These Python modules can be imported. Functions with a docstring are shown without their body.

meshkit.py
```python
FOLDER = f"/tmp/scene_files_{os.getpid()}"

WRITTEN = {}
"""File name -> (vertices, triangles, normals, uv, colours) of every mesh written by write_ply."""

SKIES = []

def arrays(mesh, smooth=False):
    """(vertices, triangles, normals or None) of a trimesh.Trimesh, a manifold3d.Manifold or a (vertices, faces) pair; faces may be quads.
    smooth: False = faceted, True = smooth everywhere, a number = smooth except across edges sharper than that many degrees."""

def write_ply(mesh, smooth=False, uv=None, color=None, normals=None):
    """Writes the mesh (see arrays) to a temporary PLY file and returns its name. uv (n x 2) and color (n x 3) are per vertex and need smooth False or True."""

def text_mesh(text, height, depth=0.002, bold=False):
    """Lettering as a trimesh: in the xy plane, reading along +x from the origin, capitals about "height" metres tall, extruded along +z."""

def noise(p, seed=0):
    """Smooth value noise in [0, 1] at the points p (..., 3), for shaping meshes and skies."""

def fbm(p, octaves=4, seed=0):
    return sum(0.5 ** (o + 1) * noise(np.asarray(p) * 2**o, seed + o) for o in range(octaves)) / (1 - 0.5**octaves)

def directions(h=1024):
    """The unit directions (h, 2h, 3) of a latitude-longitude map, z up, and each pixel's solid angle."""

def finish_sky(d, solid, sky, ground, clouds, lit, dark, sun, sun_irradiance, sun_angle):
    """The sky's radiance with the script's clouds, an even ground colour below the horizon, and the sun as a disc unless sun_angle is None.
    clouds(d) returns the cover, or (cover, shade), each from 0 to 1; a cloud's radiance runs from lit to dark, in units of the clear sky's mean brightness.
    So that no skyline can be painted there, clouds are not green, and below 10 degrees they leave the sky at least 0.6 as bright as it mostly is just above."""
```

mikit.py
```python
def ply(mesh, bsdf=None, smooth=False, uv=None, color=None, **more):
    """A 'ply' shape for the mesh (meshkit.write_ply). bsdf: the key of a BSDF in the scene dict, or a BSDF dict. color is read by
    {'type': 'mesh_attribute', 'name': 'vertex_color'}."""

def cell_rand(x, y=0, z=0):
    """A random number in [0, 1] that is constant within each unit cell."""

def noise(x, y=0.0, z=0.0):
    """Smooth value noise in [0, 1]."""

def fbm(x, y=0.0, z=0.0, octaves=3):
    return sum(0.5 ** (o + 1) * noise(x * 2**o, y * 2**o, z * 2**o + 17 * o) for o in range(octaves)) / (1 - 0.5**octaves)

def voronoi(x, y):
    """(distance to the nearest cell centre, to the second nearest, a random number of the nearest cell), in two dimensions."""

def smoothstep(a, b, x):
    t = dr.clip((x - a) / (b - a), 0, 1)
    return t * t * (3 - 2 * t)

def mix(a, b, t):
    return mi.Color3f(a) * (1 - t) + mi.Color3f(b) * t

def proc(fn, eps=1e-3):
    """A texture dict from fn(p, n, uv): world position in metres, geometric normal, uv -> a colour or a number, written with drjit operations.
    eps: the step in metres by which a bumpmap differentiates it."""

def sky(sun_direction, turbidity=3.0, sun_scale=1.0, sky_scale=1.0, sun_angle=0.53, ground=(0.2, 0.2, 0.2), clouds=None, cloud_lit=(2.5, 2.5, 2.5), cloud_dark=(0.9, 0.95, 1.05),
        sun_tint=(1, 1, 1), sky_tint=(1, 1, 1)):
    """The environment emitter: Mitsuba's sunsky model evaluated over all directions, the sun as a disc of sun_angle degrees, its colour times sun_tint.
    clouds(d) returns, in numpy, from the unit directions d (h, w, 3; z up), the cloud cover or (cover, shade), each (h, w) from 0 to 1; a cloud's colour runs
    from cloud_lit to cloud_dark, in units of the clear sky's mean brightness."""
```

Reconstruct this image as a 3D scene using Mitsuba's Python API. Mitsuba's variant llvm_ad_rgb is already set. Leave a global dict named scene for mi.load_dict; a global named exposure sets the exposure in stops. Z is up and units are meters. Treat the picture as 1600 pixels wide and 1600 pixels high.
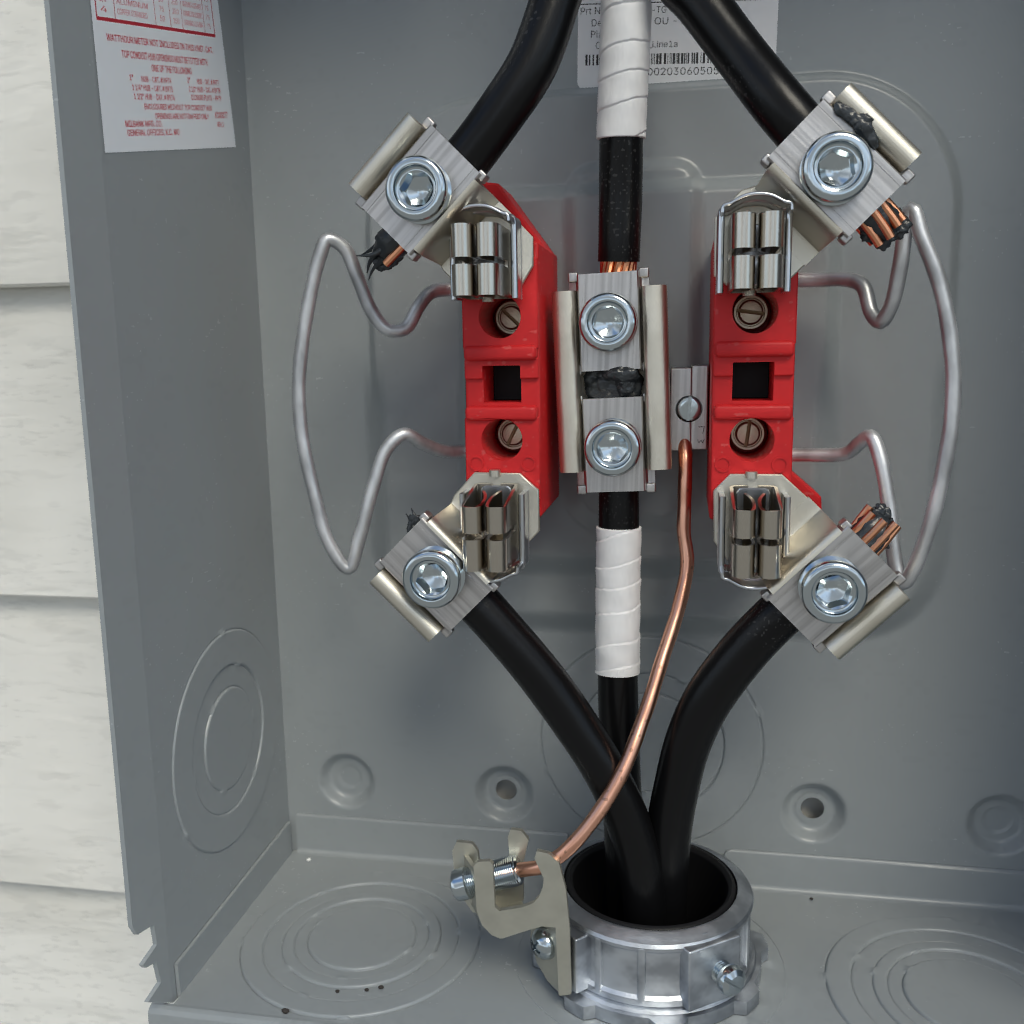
import math, random
import numpy as np
import trimesh, shapely
from shapely.geometry import Polygon, LineString, Point, box as sbox
import manifold3d as m3
import mitsuba as mi, drjit as dr
import mikit, meshkit

rng = np.random.default_rng(7); random.seed(7)
PI = math.pi
T = mi.ScalarTransform4f
scene, labels = {'type': 'scene'}, {}

# ------------------------------------------------------------------ camera, sky, exposure (world: x right, y into the wall, z up)
MM = 0.001
CAM = np.array([166.89, -362.34, 212.79]) * MM
ROT = np.array([[0.98408, 0.17696, -0.0163], [0.0135, -0.16589, -0.98605], [-0.17719, 0.97014, -0.16564]])   # rows: right, down, forward
cm = np.eye(4); cm[:3, 0] = -ROT[0]; cm[:3, 1] = -ROT[1]; cm[:3, 2] = ROT[2]; cm[:3, 3] = CAM
scene['camera'] = {'type': 'thinlens', 'fov': 56.58, 'fov_axis': 'x', 'near_clip': 0.01, 'far_clip': 50.0,
                   'aperture_radius': 0.0009, 'focus_distance': 0.300, 'to_world': T(cm.tolist())}

def cloud_cover(d):
    c = meshkit.fbm(d * np.array([2.6, 2.6, 3.4]) + 4.0, 5, 3)
    cover = np.clip((c - 0.36) / 0.20, 0, 1)
    shade = np.clip((meshkit.fbm(d * 3.4 + 11.0, 4, 9) - 0.38) / 0.24, 0, 1)
    return cover, shade

scene['sky'] = mikit.sky([0.30, -0.64, 0.71], turbidity=3, sun_scale=0.30, sun_angle=24, sky_scale=1.0, ground=(0.29, 0.285, 0.265), sun_tint=(0.84, 0.96, 1.10),
                         clouds=cloud_cover, cloud_lit=(2.5, 2.6, 2.7), cloud_dark=(0.95, 1.02, 1.10))
exposure = 2.36

# ------------------------------------------------------------------ materials
def two(b): return {'type': 'twosided', 'bsdf': b}
def rgb(*c): return {'type': 'rgb', 'value': list(c)}
def prin(color, rough=0.4, metal=0.0, spec=0.5, **k):
    return two({'type': 'principled', 'base_color': color if isinstance(color, dict) else rgb(*color), 'roughness': rough, 'metallic': metal, 'specular': spec, **k})
def bumped(b, fn, scale=1.0, eps=2e-4):
    return two({'type': 'bumpmap', 'arbitrary': mikit.proc(fn, eps), 'scale': scale, 'bsdf': b['bsdf']})

def paint_bump(p, n, uv): return (mikit.noise(p.x * 900, p.y * 900, p.z * 900) + 0.5 * mikit.noise(p.x * 2100, p.y * 2100, p.z * 2100)) * 0.000012
def paint_col(p, n, uv):
    a = mikit.fbm(p.x * 25, p.y * 25, p.z * 25, octaves=4)
    s = mikit.smoothstep(0.70, 0.80, mikit.noise(p.x * 330, p.y * 330, p.z * 330) * 0.6 + mikit.noise(p.x * 70 + 9, p.y * 70, p.z * 70) * 0.4)
    return mikit.mix((0.240, 0.262, 0.273), (0.252, 0.273, 0.283), a) * (1 - 0.03 * s) + mi.Color3f(0.08) * mikit.smoothstep(0.90, 0.95, mikit.noise(p.x * 800, p.y * 800, p.z * 800)) * mikit.smoothstep(0.60, 0.72, mikit.noise(p.x * 60, p.y * 60 + 3, p.z * 60))
scene['paint'] = bumped(prin(mikit.proc(paint_col), 0.31, 0, 0.5), paint_bump)

def side_h(p):
    wx = 0.012 * mikit.fbm(p.x * 30, p.z * 60, 1.5, octaves=3)
    g = mikit.fbm(p.x * 26, (p.z + wx) * 260, 3.0, octaves=5)
    w = mikit.fbm(p.x * 70 + 4 * mikit.noise(p.x * 20, p.z * 14), p.z * 110, 1.0, octaves=5)
    chip = mikit.smoothstep(0.60, 0.74, mikit.fbm(p.x * 55 + 31, (p.z + wx) * 230, 5.0, octaves=4))
    return g, w, chip
def siding_bump(p, n, uv):
    g, w, chip = side_h(p)
    f = mikit.fbm(p.x * 60, p.z * 520, 7.0, octaves=2)
    return g * 0.00045 + w * 0.00050 - chip * 0.00012 + f * 0.00016
def siding_col(p, n, uv):
    g, w, chip = side_h(p)
    blot = mikit.fbm(p.x * 14 + 5, p.z * 20, 2.0, octaves=3)
    c = mikit.mix((0.635, 0.625, 0.58), (0.71, 0.70, 0.655), mikit.smoothstep(0.3, 0.7, blot))
    fl = mikit.smoothstep(0.60, 0.78, mikit.fbm(p.x * 170, p.z * 620, 9.0, octaves=3)) * mikit.smoothstep(0.42, 0.62, mikit.fbm(p.x * 18, p.z * 26, 4.0, octaves=2))
    return c * (1 - 0.09 * fl - 0.07 * chip - 0.06 * mikit.smoothstep(0.6, 0.85, g))
scene['siding_paint'] = bumped(prin(mikit.proc(siding_col), 0.6, 0, 0.3), siding_bump, eps=4e-4)

def plastic_bump(p, n, uv): return mikit.noise(p.x * 1300, p.y * 1300, p.z * 1300) * 0.00002
def red_col(p, n, uv):
    a = mikit.fbm(p.x * 70, p.y * 70, p.z * 70, octaves=4)
    d = mikit.smoothstep(0.70, 0.80, mikit.fbm(p.x * 420, p.y * 420, p.z * 420, octaves=3))
    return mikit.mix(mikit.mix((0.45, 0.014, 0.017), (0.54, 0.019, 0.021), a), (0.55, 0.09, 0.085), d * 0.6)
scene['red_plastic'] = bumped(prin(mikit.proc(red_col), 0.42, 0, 0.26), plastic_bump)

def tin_col(p, n, uv):
    a = mikit.fbm(p.x * 90, p.y * 90, p.z * 90, octaves=3)
    return mikit.mix((0.60, 0.56, 0.47), (0.78, 0.735, 0.64), a)
def tin_bump(p, n, uv): return mikit.fbm(p.x * 500, p.y * 500, p.z * 500, octaves=2) * 0.000018
scene['tin_plate'] = bumped(prin(mikit.proc(tin_col), 0.42, 1.0), tin_bump)
scene['jaw_plate'] = bumped(prin((0.52, 0.475, 0.41), 0.20, 1.0), tin_bump)

def brushed(ax, az):          # drawn aluminium with extrusion lines along one direction of the xz plane
    def line(p):
        v = p.x * az - p.z * ax
        w = p.x * ax + p.z * az
        return v, w
    def col(p, n, uv):
        v, w = line(p)
        a = mikit.fbm(v * 900, w * 14, p.y * 300, octaves=3)
        b = mikit.noise(v * 300, w * 40, 3.0)
        return mikit.mix((0.40, 0.385, 0.375), (0.60, 0.58, 0.57), mikit.smoothstep(0.25, 0.7, a) * 0.75 + b * 0.25)
    def bmp(p, n, uv):
        v, w = line(p)
        return mikit.fbm(v * 1400, w * 20, p.y * 700, octaves=2) * 0.00006
    return bumped(prin(mikit.proc(col), 0.40, 1.0), bmp)
R2 = math.sqrt(0.5)
scene['aluminium_a'] = brushed(R2, R2)
scene['aluminium_b'] = brushed(R2, -R2)
scene['aluminium_v'] = brushed(0.04, 1.0)
def zinc_bump(p, n, uv): return mikit.noise(p.x * 800, p.y * 800, p.z * 800) * 0.00002
scene['bright_zinc'] = bumped(prin((0.50, 0.55, 0.575), 0.14, 1.0), zinc_bump)
scene['socket_zinc'] = prin((0.66, 0.76, 0.84), 0.12, 1.0)
scene['clip_steel'] = prin((0.58, 0.60, 0.63), 0.24, 1.0)
def wire_col(p, n, uv):
    a = mikit.fbm(p.x * 140, p.y * 140, p.z * 60, octaves=4)
    return mikit.mix((0.40, 0.41, 0.425), (0.68, 0.69, 0.71), mikit.smoothstep(0.3, 0.7, a))
scene['dull_steel'] = prin(mikit.proc(wire_col), 0.42, 0.75)
def copper_col(p, n, uv):
    a = mikit.fbm(p.x * 60, p.y * 60, p.z * 60, octaves=3)
    s = mikit.smoothstep(0.80, 0.86, mikit.noise(p.x * 700, p.y * 700, p.z * 500)) 
    return mikit.mix((0.70, 0.33, 0.21), (0.84, 0.46, 0.33), a) * (1 - 0.35 * s)
scene['copper'] = prin(mikit.proc(copper_col), 0.30, 1.0)
scene['strand_copper'] = prin((0.74, 0.34, 0.19), 0.30, 1.0)
def jacket_col(p, n, uv):
    s = mikit.smoothstep(0.72, 0.82, mikit.noise(p.x * 1500, p.y * 1500, p.z * 1100)) * mikit.smoothstep(0.60, 0.72, mikit.noise(p.x * 45, p.y * 45, p.z * 22 + 4))
    return mi.Color3f(0.004, 0.004, 0.0045) + mi.Color3f(0.024) * s
def jacket_bump(p, n, uv): return mikit.noise(p.x * 900, p.y * 900, p.z * 250) * 0.00003
scene['black_jacket'] = bumped(prin(mikit.proc(jacket_col), 0.27, 0, 0.22), jacket_bump)
def tape_col(p, n, uv):
    a = mikit.fbm(p.x * 120, p.y * 120, p.z * 160, octaves=3)
    return mikit.mix((0.64, 0.64, 0.65), (0.75, 0.75, 0.76), a)
def tape_bump(p, n, uv): return mikit.fbm(p.x * 160, p.y * 160, p.z * 320, octaves=3) * 0.00022
scene['white_tape'] = bumped(prin(mikit.proc(tape_col), 0.42, 0, 0.4), tape_bump)
scene['brass_screw'] = prin((0.66, 0.57, 0.43), 0.42, 1.0)
def comp_bump(p, n, uv): return mikit.fbm(p.x * 420, p.y * 420, p.z * 420, octaves=3) * 0.0005
scene['compound'] = bumped(prin((0.022, 0.026, 0.030), 0.28, 0, 0.5), comp_bump)
scene['black_pvc'] = prin((0.008, 0.008, 0.009), 0.45, 0, 0.18)
def cast_col(p, n, uv):
    a = mikit.fbm(p.x * 110, p.y * 110, p.z * 110, octaves=4)
    return mikit.mix((0.36, 0.38, 0.41), (0.66, 0.69, 0.73), mikit.smoothstep(0.3, 0.7, a))
def cast_bump(p, n, uv): return mikit.fbm(p.x * 300, p.y * 300, p.z * 300, octaves=3) * 0.00012
scene['zinc_cast'] = bumped(prin(mikit.proc(cast_col), 0.43, 1.0), cast_bump)
def yz_col(p, n, uv):
    a = mikit.fbm(p.x * 160, p.y * 160, p.z * 160, octaves=4)
    return mikit.mix((0.42, 0.41, 0.35), (0.57, 0.555, 0.475), a)
scene['dull_zinc'] = prin(mikit.proc(yz_col), 0.46, 0.85)
scene['paper'] = prin((0.70, 0.73, 0.77), 0.55, 0, 0.3)
scene['label_film'] = prin((0.72, 0.72, 0.73), 0.45, 0, 0.4)
scene['red_ink'] = prin((0.42, 0.03, 0.045), 0.6, 0, 0.2)
scene['pale_red_ink'] = prin((0.52, 0.13, 0.15), 0.6, 0, 0.2)
scene['black_ink'] = prin((0.03, 0.03, 0.032), 0.6, 0, 0.2)
scene['crumb_dark'] = prin((0.03, 0.025, 0.022), 0.8)
scene['crumb_white'] = prin((0.75, 0.75, 0.74), 0.6)

# ------------------------------------------------------------------ mesh helpers (all in mm)
def arr(m):
    if isinstance(m, m3.Manifold):
        q = m.to_mesh(); return np.asarray(q.vert_properties[:, :3], float), np.asarray(q.tri_verts, int)
    return np.asarray(m.vertices, float), np.asarray(m.faces, int)
def tri(v, f): return trimesh.Trimesh(np.asarray(v, float), np.asarray(f), process=False)
def cat(*ms): return trimesh.util.concatenate([tri(*arr(m)) for m in ms])
def frame(m, O, S, Tt, N):
    v, f = arr(m); A = np.array([S, Tt, N], float)
    if np.linalg.det(A) < 0: f = f[:, ::-1]
    return tri(np.asarray(O) + v @ A, f)
used = {}
def key_for(base):
    if base not in used: used[base] = 0; return base
    used[base] += 1; return f'{base}_{used[base]:03d}'
def obj(name, mesh, mat, parent=None, smooth=30, label=None):
    k = key_for((parent + '__' if parent else '') + name)
    v, f = arr(mesh)
    scene[k] = mikit.ply(tri(v * MM, f), mat, smooth)
    if label: labels[k] = {'label': label}
    return k
def thing(name, label, cat_, group=None):
    k = key_for(name); labels[k] = {'label': label, 'category': cat_}
    if group: labels[k]['group'] = group
    return k
def cbox(x0, x1, y0, y1, z0, z1, b=0.4):
    P = []
    for x, sx in ((x0, 1), (x1, -1)):
        for y, sy in ((y0, 1), (y1, -1)):
            for z, sz in ((z0, 1), (z1, -1)):
                P += [(x + sx*b, y + sy*b*.3, z + sz*b*.3), (x + sx*b*.3, y + sy*b, z + sz*b*.3), (x + sx*b*.3, y + sy*b*.3, z + sz*b), (x, y + sy*b, z + sz*b), (x + sx*b, y, z + sz*b), (x + sx*b, y + sy*b, z)]
    return m3.Manifold.hull_points(np.array(P, np.float64))
def extr(poly, h, z0=0.0, ring=None):
    poly = shapely.geometry.polygon.orient(Polygon(poly) if not hasattr(poly, 'geom_type') else poly)
    geoms = getattr(poly, 'geoms', [poly])
    out = []
    for g in geoms:
        m = trimesh.creation.extrude_polygon(g, h, engine='earcut'); m.apply_translation([0, 0, z0]); out.append(m)
    return cat(*out)
def chamfer_extr(poly, h, b):          # convex outline with chamfered faces
    p = np.array(Polygon(poly).exterior.coords)[:-1]; q = np.array(Polygon(poly).buffer(-b, join_style=2).exterior.coords)[:-1]
    P = [(*a, z) for a in p for z in (b, h - b)] + [(*a, z) for a in q for z in (0, h)]
    return m3.Manifold.hull_points(np.array(P))
def lathe(profile, n=48):
    m = trimesh.creation.revolve(np.array(profile, float), sections=n); return m
def man(m):
    v, f = arr(m); mm = trimesh.Trimesh(v, f, process=True); mm.fix_normals()
    return m3.Manifold(m3.Mesh(np.asarray(mm.vertices, np.float32), np.asarray(mm.faces, np.uint32)))
def spline(P, step=1.5):
    P = np.asarray(P, float); Q = np.vstack([2*P[0]-P[1], P, 2*P[-1]-P[-2]]); out = []
    for i in range(1, len(Q) - 2):
        p0, p1, p2, p3 = Q[i-1:i+3]; n = max(2, int(np.linalg.norm(p2-p1)/step))
        def tj(a, b): return max(np.linalg.norm(b-a), 1e-6)**0.5
        t0 = 0; t1 = tj(p0, p1); t2 = t1 + tj(p1, p2); t3 = t2 + tj(p2, p3)
        t = np.linspace(t1, t2, n, endpoint=False)[:, None]
        A1 = (t1-t)/(t1-t0)*p0+(t-t0)/(t1-t0)*p1; A2 = (t2-t)/(t2-t1)*p1+(t-t1)/(t2-t1)*p2; A3 = (t3-t)/(t3-t2)*p2+(t-t2)/(t3-t2)*p3
        B1 = (t2-t)/(t2-t0)*A1+(t-t0)/(t2-t0)*A2; B2 = (t3-t)/(t3-t1)*A2+(t-t1)/(t3-t1)*A3
        out.append((t2-t)/(t2-t1)*B1+(t-t1)/(t2-t1)*B2)
    return np.vstack(out + [P[-1:]])
def frames(C):
    t = np.gradient(C, axis=0); t /= np.linalg.norm(t, axis=1, keepdims=True)
    a = np.cross(t[0], [0.31, 0.9, 0.2]); a /= np.linalg.norm(a); A = []
    for k in range(len(C)):
        a = a - t[k]*(a @ t[k]); a /= np.linalg.norm(a); A.append(a)
    A = np.array(A); return t, A, np.cross(t, A)
def tube(C, r, sides=24, radial=None, cap=True):
    t, A, B = frames(C); th = np.arange(sides)*2*PI/sides
    s = np.r_[0, np.cumsum(np.linalg.norm(np.diff(C, axis=0), axis=1))]
    rr = np.broadcast_to(r, (len(C),))[:, None]*np.ones(sides)
    if radial is not None: rr = rr + radial(s[:, None], th[None, :])
    V = C[:, None] + rr[..., None]*(np.cos(th)[None, :, None]*A[:, None] + np.sin(th)[None, :, None]*B[:, None])
    i, j = np.meshgrid(np.arange(len(C)-1), np.arange(sides), indexing='ij'); a = i*sides+j; b = i*sides+(j+1) % sides
    F = np.concatenate([np.stack([a, b, b+sides], -1).reshape(-1, 3), np.stack([a, b+sides, a+sides], -1).reshape(-1, 3)])
    V = V.reshape(-1, 3)
    if cap:
        n = len(V); e = (len(C)-1)*sides; k = np.arange(sides); V = np.vstack([V, C[:1], C[-1:]])
        F = np.vstack([F, np.stack([np.full(sides, n), (k+1) % sides, k], -1), np.stack([np.full(sides, n+1), e+k, e+(k+1) % sides], -1)])
    return tri(V, F)
def lumpy(center, radii, seed, amp=0.35, freq=0.35, sub=4):
    m = trimesh.creation.icosphere(subdivisions=sub); v = m.vertices*np.array(radii)
    d = meshkit.fbm(v*freq + seed*13.7, 3, seed) - 0.5
    v = v*(1 + amp*2*d[:, None]); return tri(v + np.array(center), m.faces)

# ------------------------------------------------------------------ the house wall behind
w = thing('siding_wall', 'off white lapped wood grain siding wall behind the grey meter box', 'wall')
for zb, zt in ((-318, -176), (-176, -35.8), (-35.8, 107.3), (107.3, 244.2), (244.2, 383), (383, 523)):
    prof = [(10.0, zb + .8), (10.9, zb), (19.5, zb), (22.8, zt + 6), (21.0, zt + 6)]
    m = extr(prof, 1500)            # local: x=y world, y=z world, z=x world
    obj('siding_board', frame(m, (-650, 0, 0), (0, 1, 0), (0, 0, 1), (1, 0, 0)), 'siding_paint', w)
backing = cbox(-650, 850, 24, 40, -400, 620, 1); obj('sheathing', backing, 'siding_paint', w)

# ------------------------------------------------------------------ the grey enclosure
BOX = thing('meter_enclosure', 'open grey painted steel meter box with concentric knockouts in its panels', 'meter box')
XR, ZT = 314.0, 430.0
def sstep(a, b, x): t = np.clip((x-a)/(b-a), 0, 1); return t*t*(3-2*t)
def rrect(x, z, x0, x1, z0, z1, r):      # signed distance (negative inside), r may be a pair (top, bottom)
    cx, cz = (x0+x1)/2, (z0+z1)/2; rr = np.where(z > cz, r[0], r[1])
    qx = np.abs(x-cx)-(x1-x0)/2+rr; qz = np.abs(z-cz)-(z1-z0)/2+rr
    return np.hypot(np.maximum(qx, 0), np.maximum(qz, 0)) + np.minimum(np.maximum(qx, qz), 0) - rr
CUPS = ((27.0, 33.4, 0), (95.5, 32.2, 1), (218.7, 33.0, 1), (286.8, 33.0, 0))
def back_height(x, z):
    k = sstep(215, 190, z)                    # the lower shoulders run out more softly than the upper ones
    def rise(d, a, b, soft): return (1-k)*sstep(a, -b, d) + k*sstep(soft, -soft, d)
    h = 6.2*rise(rrect(x, z, 47.5, 257.5, 108, 304.0, (46, 30)), 2.4, 2.0, 6.0)
    h = h + 6.4*rise(rrect(x, z, 86, 217, 132, 269, (9, 12)), 3.6, 2.8, 6.0)
    h = h + 3.2*rise(rrect(x, z, 126, 170, 150, 277, (8, 12)), 3.2, 2.4, 5.0)
    for cx, cz, hole in CUPS:
        d = np.hypot(x-cx, z-cz); h = h - 4.6*sstep(12.8, 8.2, d)
        if not hole: h = h - 0.45*sstep(5.3, 4.7, d)
    return h
KB = (155.1, 58.5, 43.7)
gx = np.linspace(-1, XR+1, 421); gz = np.linspace(-14, ZT+1, 591)
X, Z = np.meshgrid(gx, gz, indexing='ij'); H = back_height(X, Z)
V = np.stack([X, -H, Z], -1).reshape(-1, 3); nz = len(gz)
i, j = np.meshgrid(np.arange(len(gx)-1), np.arange(nz-1), indexing='ij'); a = (i*nz+j).ravel()
Q = np.stack([a, a+nz, a+nz+1, a+1], -1); cxq = V[Q].mean(1)
keep = np.hypot(cxq[:, 0]-KB[0], cxq[:, 2]-KB[1]) > KB[2] + 1.4
for cx, cz, hole in CUPS:
    if hole: keep &= np.hypot(cxq[:, 0]-cx, cxq[:, 2]-cz) > 5.4
Q = Q[keep]; F = np.vstack([Q[:, [0, 1, 2]], Q[:, [0, 2, 3]]])
bp = obj('back_panel', tri(V, F), 'paint', BOX, smooth=True)
for cx, cz, hole in CUPS:                 # clean rims of the two open mounting holes
    if hole:
        prof = [(4.4, 0), (6.6, 0), (6.6, 0.25), (4.55, 0.25), (4.4, 0)]
        obj('mounting_hole_rim', frame(lathe(prof, 40), (cx, 4.45, cz), (1, 0, 0), (0, 0, 1), (0, -1, 0)), 'paint', bp)

def knockout(R, rings, tabs, seed, n_th=240):
    """a pressed disc in local xy, height along z: grooved, stepped circles that stop at small bridges"""
    g = np.random.default_rng(seed); rs = {0.0}
    rs = {min(rings)*.5}
    for q in rings:
        for d in (-.9, -.45, -.25, -.12, 0, .12, .25, .45, .9): rs.add(q+d)
    rs |= set(x for x in np.linspace(0, R+2.6, 28) if x > min(rings)*.5); r = np.array(sorted(x for x in rs if 0 <= x <= R+2.6)); th = np.arange(n_th)*2*PI/n_th
    RR, TH = np.meshgrid(r, th, indexing='ij'); h = np.zeros_like(RR)
    for k, q in enumerate(rings):
        sgn = 1 if k % 2 == 0 else -1; t0 = g.uniform(0, 2*PI); m = np.ones_like(RR)
        for b in range(tabs[k]):
            d = np.abs((TH - t0 - b*2*PI/tabs[k] + PI) % (2*PI) - PI)*q; m *= 1-sstep(2.6, 1.2, d)
        tilt = 0.22*RR/q*np.cos(TH - g.uniform(0, 2*PI))
        h += sgn*(0.60+tilt)*(m*sstep(q+.14, q-.14, RR) + (1-m)*sstep(q+1.3, q-1.3, RR)) - m*0.50*np.exp(-((RR-q)/.32)**2) + (1-m)*0.55*np.exp(-((RR-q)/.9)**2)
    h *= sstep(R+2.3, R+.9, RR)
    h += 0.10*sstep(R+2.55, R+2.2, RR)-0.05
    V = np.stack([RR*np.cos(TH), RR*np.sin(TH), h], -1).reshape(-1, 3)
    i, j = np.meshgrid(np.arange(len(r)-1), np.arange(n_th), indexing='ij'); a = i*n_th+j; b = i*n_th+(j+1) % n_th
    F = np.concatenate([np.stack([a, b+n_th, b], -1).reshape(-1, 3), np.stack([a, a+n_th, b+n_th], -1).reshape(-1, 3)])
    c0 = len(V); k = np.arange(n_th)                                  # flat middle
    V = np.vstack([V, [[0, 0, h[0].mean()]]]); F = np.vstack([F, np.stack([np.full(n_th, c0), (k+1) % n_th, k][::1], -1)[:, [0, 2, 1]]])
    return tri(V, F)
obj('knockout', frame(knockout(KB[2], [KB[2], KB[2]*.66, KB[2]*.47], [4, 3, 3], 5), (KB[0], -.02, KB[1]), (1, 0, 0), (0, 0, 1), (0, -1, 0)), 'paint', bp, smooth=40, label='ringed knockout in the back panel behind the lower cables')

# left side panel: outline in (y, z), notched front foot, shallow joggle along its front edge
KL = (-47.9, 71.3, 40.8)
def plate_with_hole(out, c, R):
    p = Polygon(out).difference(Point(c).buffer(R, 64)); return p
out = [(0, -14), (-99, -1.5), (-111, 7.4), (-104.1, 9.7), (-105.6, 18.2), (-110.5, 19.3), (-111.9, 21.2), (-104.5, 23.6), (-105.2, 31.3), (-113.0, 32.6), (-115.0, 36.6), (-115, ZT), (6, ZT), (6, -14)]
p = plate_with_hole(out, KL[:2], KL[2]+1.2)
main = p.intersection(sbox(-99.5, -20, 5, 400)); front = p.intersection(sbox(-130, -20, -99.5, 400))
lm = frame(extr(main, 1.5), (-1.5, 0, 0), (0, 1, 0), (0, 0, 1), (1, 0, 0))
fm = extr(front, 1.5); 
fm = frame(fm, (-1.5, 0, 0), (0, 1, 0), (0, 0, 1), (1, 0, 0)); v, f = arr(fm); v = v.copy(); v[:, 0] -= 0.02 + 0.11*np.maximum(-99.5 - v[:, 1], 0); fm = tri(v, f)
lp = obj('left_panel', cat(lm, fm), 'paint', BOX)
obj('knockout', frame(knockout(KL[2], [KL[2], KL[2]*.68, KL[2]*.47], [3, 3, 3], 12), (-.02, *KL[:2]), (0, 1, 0), (0, 0, 1), (1, 0, 0)), 'paint', lp, smooth=35, label='ringed knockout in the left side panel')
obj('right_panel', cbox(XR, XR+1.5, -115, 6, -14, ZT, .2), 'paint', BOX)
tp = plate_with_hole([(-1.5, 0), (XR+1.5, 0), (XR+1.5, -115), (-1.5, -115)], (150, -55), 36)
obj('top_panel', frame(extr(tp, 1.5), (0, 0, ZT), (1, 0, 0), (0, 1, 0), (0, 0, 1)), 'paint', BOX)
# floor panel with three knockouts, folded flanges and the rolled front lip
KF = ((52.0, -56.3, 43.6), (262.3, -57.6, 45.5)); HUB = (157.0, -51.5)
fp = Polygon([(1.6, -0.6), (XR-.5, -0.6), (XR-.5, -101.6), (1.6, -101.6)])
for cx, cy, R in KF: fp = fp.difference(Point(cx, cy).buffer(R+1.2, 64))
fp = fp.difference(Point(HUB).buffer(31, 64))
fl = obj('floor_panel', frame(extr(fp, 1.4), (0, 0, -1.4), (1, 0, 0), (0, 1, 0), (0, 0, 1)), 'paint', BOX)
for k, (cx, cy, R) in enumerate(KF):
    obj('knockout', frame(knockout(R, [R, R*.82, R*.665, R*.565, R*.455], [4, 3, 3, 3, 2], 21+9*k), (cx, cy, -.02), (1, 0, 0), (0, 1, 0), (0, 0, 1)), 'paint', fl, smooth=35,
        label=['large ringed knockout in the floor left of the conduit', 'large ringed knockout in the floor right of the conduit'][k])
ringm = extr(Point(0, 0).buffer(47.5, 96).difference(Point(0, 0).buffer(46.6, 96)), .35)
obj('knockout_ring', frame(ringm, (*HUB, -.1), (1, 0, 0), (0, 1, 0), (0, 0, 1)), 'paint', fl)
def flange(x0, x1, h, r): return sbox(x0, -1, x1, h).intersection(Polygon([(x0, -1), (x0, h-r), (x0+r*.3, h-r*.3), (x0+r, h), (x1-r, h), (x1-r*.3, h-r*.3), (x1, h-r), (x1, -1)]))
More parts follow.
